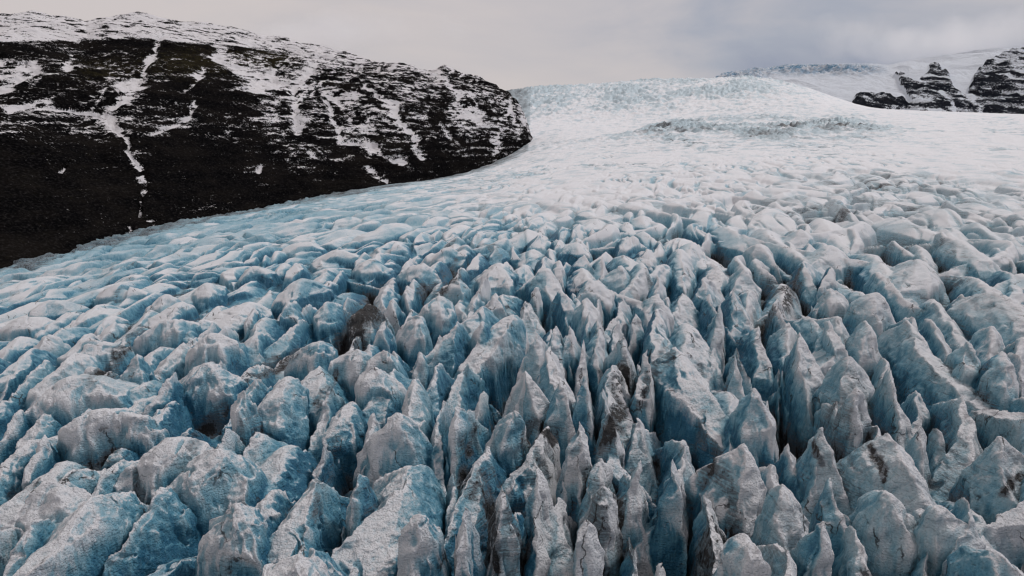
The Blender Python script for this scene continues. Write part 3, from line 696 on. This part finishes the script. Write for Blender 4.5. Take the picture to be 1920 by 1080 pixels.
snow2 = np.where(rk > .5, .10 + .42 * smooth(lane, .40, .85) + .6 * led + .6 * fbm(NX / 34, NZ / 30, 4, 462, .6) + .25 * smooth(qy, 190, 110) + .5 * (1 - smooth(poly_dist(vx, vy, [(1715, 158), (1760, 180), (1790, 215)]), 2, 5)) + .6 * (1 - smooth(poly_dist(vx, vy, [(1800, 150), (1802, 180), (1835, 215)]), 2, 8)), 2.4)
snow2 = snow2 + .0 * rk
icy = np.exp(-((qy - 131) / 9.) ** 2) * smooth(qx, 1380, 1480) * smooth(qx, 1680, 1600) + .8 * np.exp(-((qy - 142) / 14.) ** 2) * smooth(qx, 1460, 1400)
NZ = NZ + icy * (34 * (ridged(NX / 30, NY / 60, 4, 471) - .3))
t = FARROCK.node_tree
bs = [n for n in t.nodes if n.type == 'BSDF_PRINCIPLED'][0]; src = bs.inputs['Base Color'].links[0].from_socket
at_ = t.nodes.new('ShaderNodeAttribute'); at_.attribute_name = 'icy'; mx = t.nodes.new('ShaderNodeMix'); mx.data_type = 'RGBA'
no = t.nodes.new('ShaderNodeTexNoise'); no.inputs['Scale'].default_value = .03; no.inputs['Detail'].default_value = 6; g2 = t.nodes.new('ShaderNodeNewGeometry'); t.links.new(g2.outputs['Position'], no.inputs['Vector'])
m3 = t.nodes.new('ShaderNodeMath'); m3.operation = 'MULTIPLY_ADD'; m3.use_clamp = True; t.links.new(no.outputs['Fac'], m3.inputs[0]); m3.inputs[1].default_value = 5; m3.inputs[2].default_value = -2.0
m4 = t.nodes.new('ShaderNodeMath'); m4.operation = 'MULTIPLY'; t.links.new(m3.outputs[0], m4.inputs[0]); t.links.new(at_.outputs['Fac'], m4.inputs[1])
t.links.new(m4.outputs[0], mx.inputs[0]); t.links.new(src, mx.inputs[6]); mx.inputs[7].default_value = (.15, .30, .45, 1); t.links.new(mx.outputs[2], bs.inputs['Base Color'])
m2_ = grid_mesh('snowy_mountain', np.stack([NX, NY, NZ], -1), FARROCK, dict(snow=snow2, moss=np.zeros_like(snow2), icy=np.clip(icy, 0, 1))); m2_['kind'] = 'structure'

# ------------------------------------------------------------------ valley floor under and around everything, out to the horizon
th = np.linspace(0, 2 * np.pi, 181); rr = np.array([1., 100, 300, 700, 1500, 3000, 6000, 12000, 25000])
GX = rr[:, None] * np.cos(th); GY = rr[:, None] * np.sin(th); GZ = np.full(GX.shape, -170.)
g_ = grid_mesh('ground', np.stack([GX, GY, GZ], -1), ROCK, dict(snow=np.full(GX.shape, .45), moss=np.zeros(GX.shape))); g_['kind'] = 'structure'

# ------------------------------------------------------------------ cloud resting on the far ridges
def cloud(center, size, dens, seed):
    import bmesh
    bm = bmesh.new(); bmesh.ops.create_icosphere(bm, subdivisions=4, radius=1)
    for v in bm.verts:
        n_ = float(fbm(np.array([v.co.x * 2 + seed]), np.array([v.co.z * 2 + v.co.y]), 3, seed)[0]); v.co *= 1 + .25 * n_
        v.co.x *= size[0]; v.co.y *= size[1]; v.co.z *= size[2]
    me = bpy.data.meshes.new('cloud'); bm.to_mesh(me); bm.free()
    o = bpy.data.objects.new('cloud', me); o.location = center; sc.collection.objects.link(o); o['kind'] = 'stuff'
    m = bpy.data.materials.new('cloud'); m.use_nodes = True; t = m.node_tree; t.nodes.clear()
    out = t.nodes.new('ShaderNodeOutputMaterial'); v = t.nodes.new('ShaderNodeVolumePrincipled'); t.links.new(v.outputs[0], out.inputs['Volume'])
    v.inputs['Color'].default_value = (.97, .97, .98, 1); v.inputs['Anisotropy'].default_value = .2
    tc = t.nodes.new('ShaderNodeTexCoord'); mp = t.nodes.new('ShaderNodeMapping'); mp.inputs['Scale'].default_value = [1 / a for a in size]
    t.links.new(tc.outputs['Object'], mp.inputs[0]); ln = t.nodes.new('ShaderNodeVectorMath'); ln.operation = 'LENGTH'; t.links.new(mp.outputs[0], ln.inputs[0])
    no = t.nodes.new('ShaderNodeTexNoise'); no.inputs['Scale'].default_value = 1 / 260; no.inputs['Detail'].default_value = 5; t.links.new(tc.outputs['Object'], no.inputs['Vector'])
    a = t.nodes.new('ShaderNodeMath'); a.operation = 'MULTIPLY_ADD'; t.links.new(no.outputs['Fac'], a.inputs[0]); a.inputs[1].default_value = 2.2; a.inputs[2].default_value = -.45
    b = t.nodes.new('ShaderNodeMath'); b.operation = 'SUBTRACT'; b.use_clamp = True; t.links.new(a.outputs[0], b.inputs[0]); t.links.new(ln.outputs['Value'], b.inputs[1])
    c = t.nodes.new('ShaderNodeMath'); c.operation = 'MULTIPLY'; t.links.new(b.outputs[0], c.inputs[0]); c.inputs[1].default_value = dens
    t.links.new(c.outputs[0], v.inputs['Density']); me.materials.append(m)
def at(px, py, d):
    dx, fw, up = dir_of(px, py); k = d / math.hypot(dx, fw); return (dx * k, fw * k, up * k)
cloud(at(1800, 78, 4250), (1000, 500, 190), .006, 3)
cloud(at(620, 60, 2150), (420, 200, 75), .010, 8)
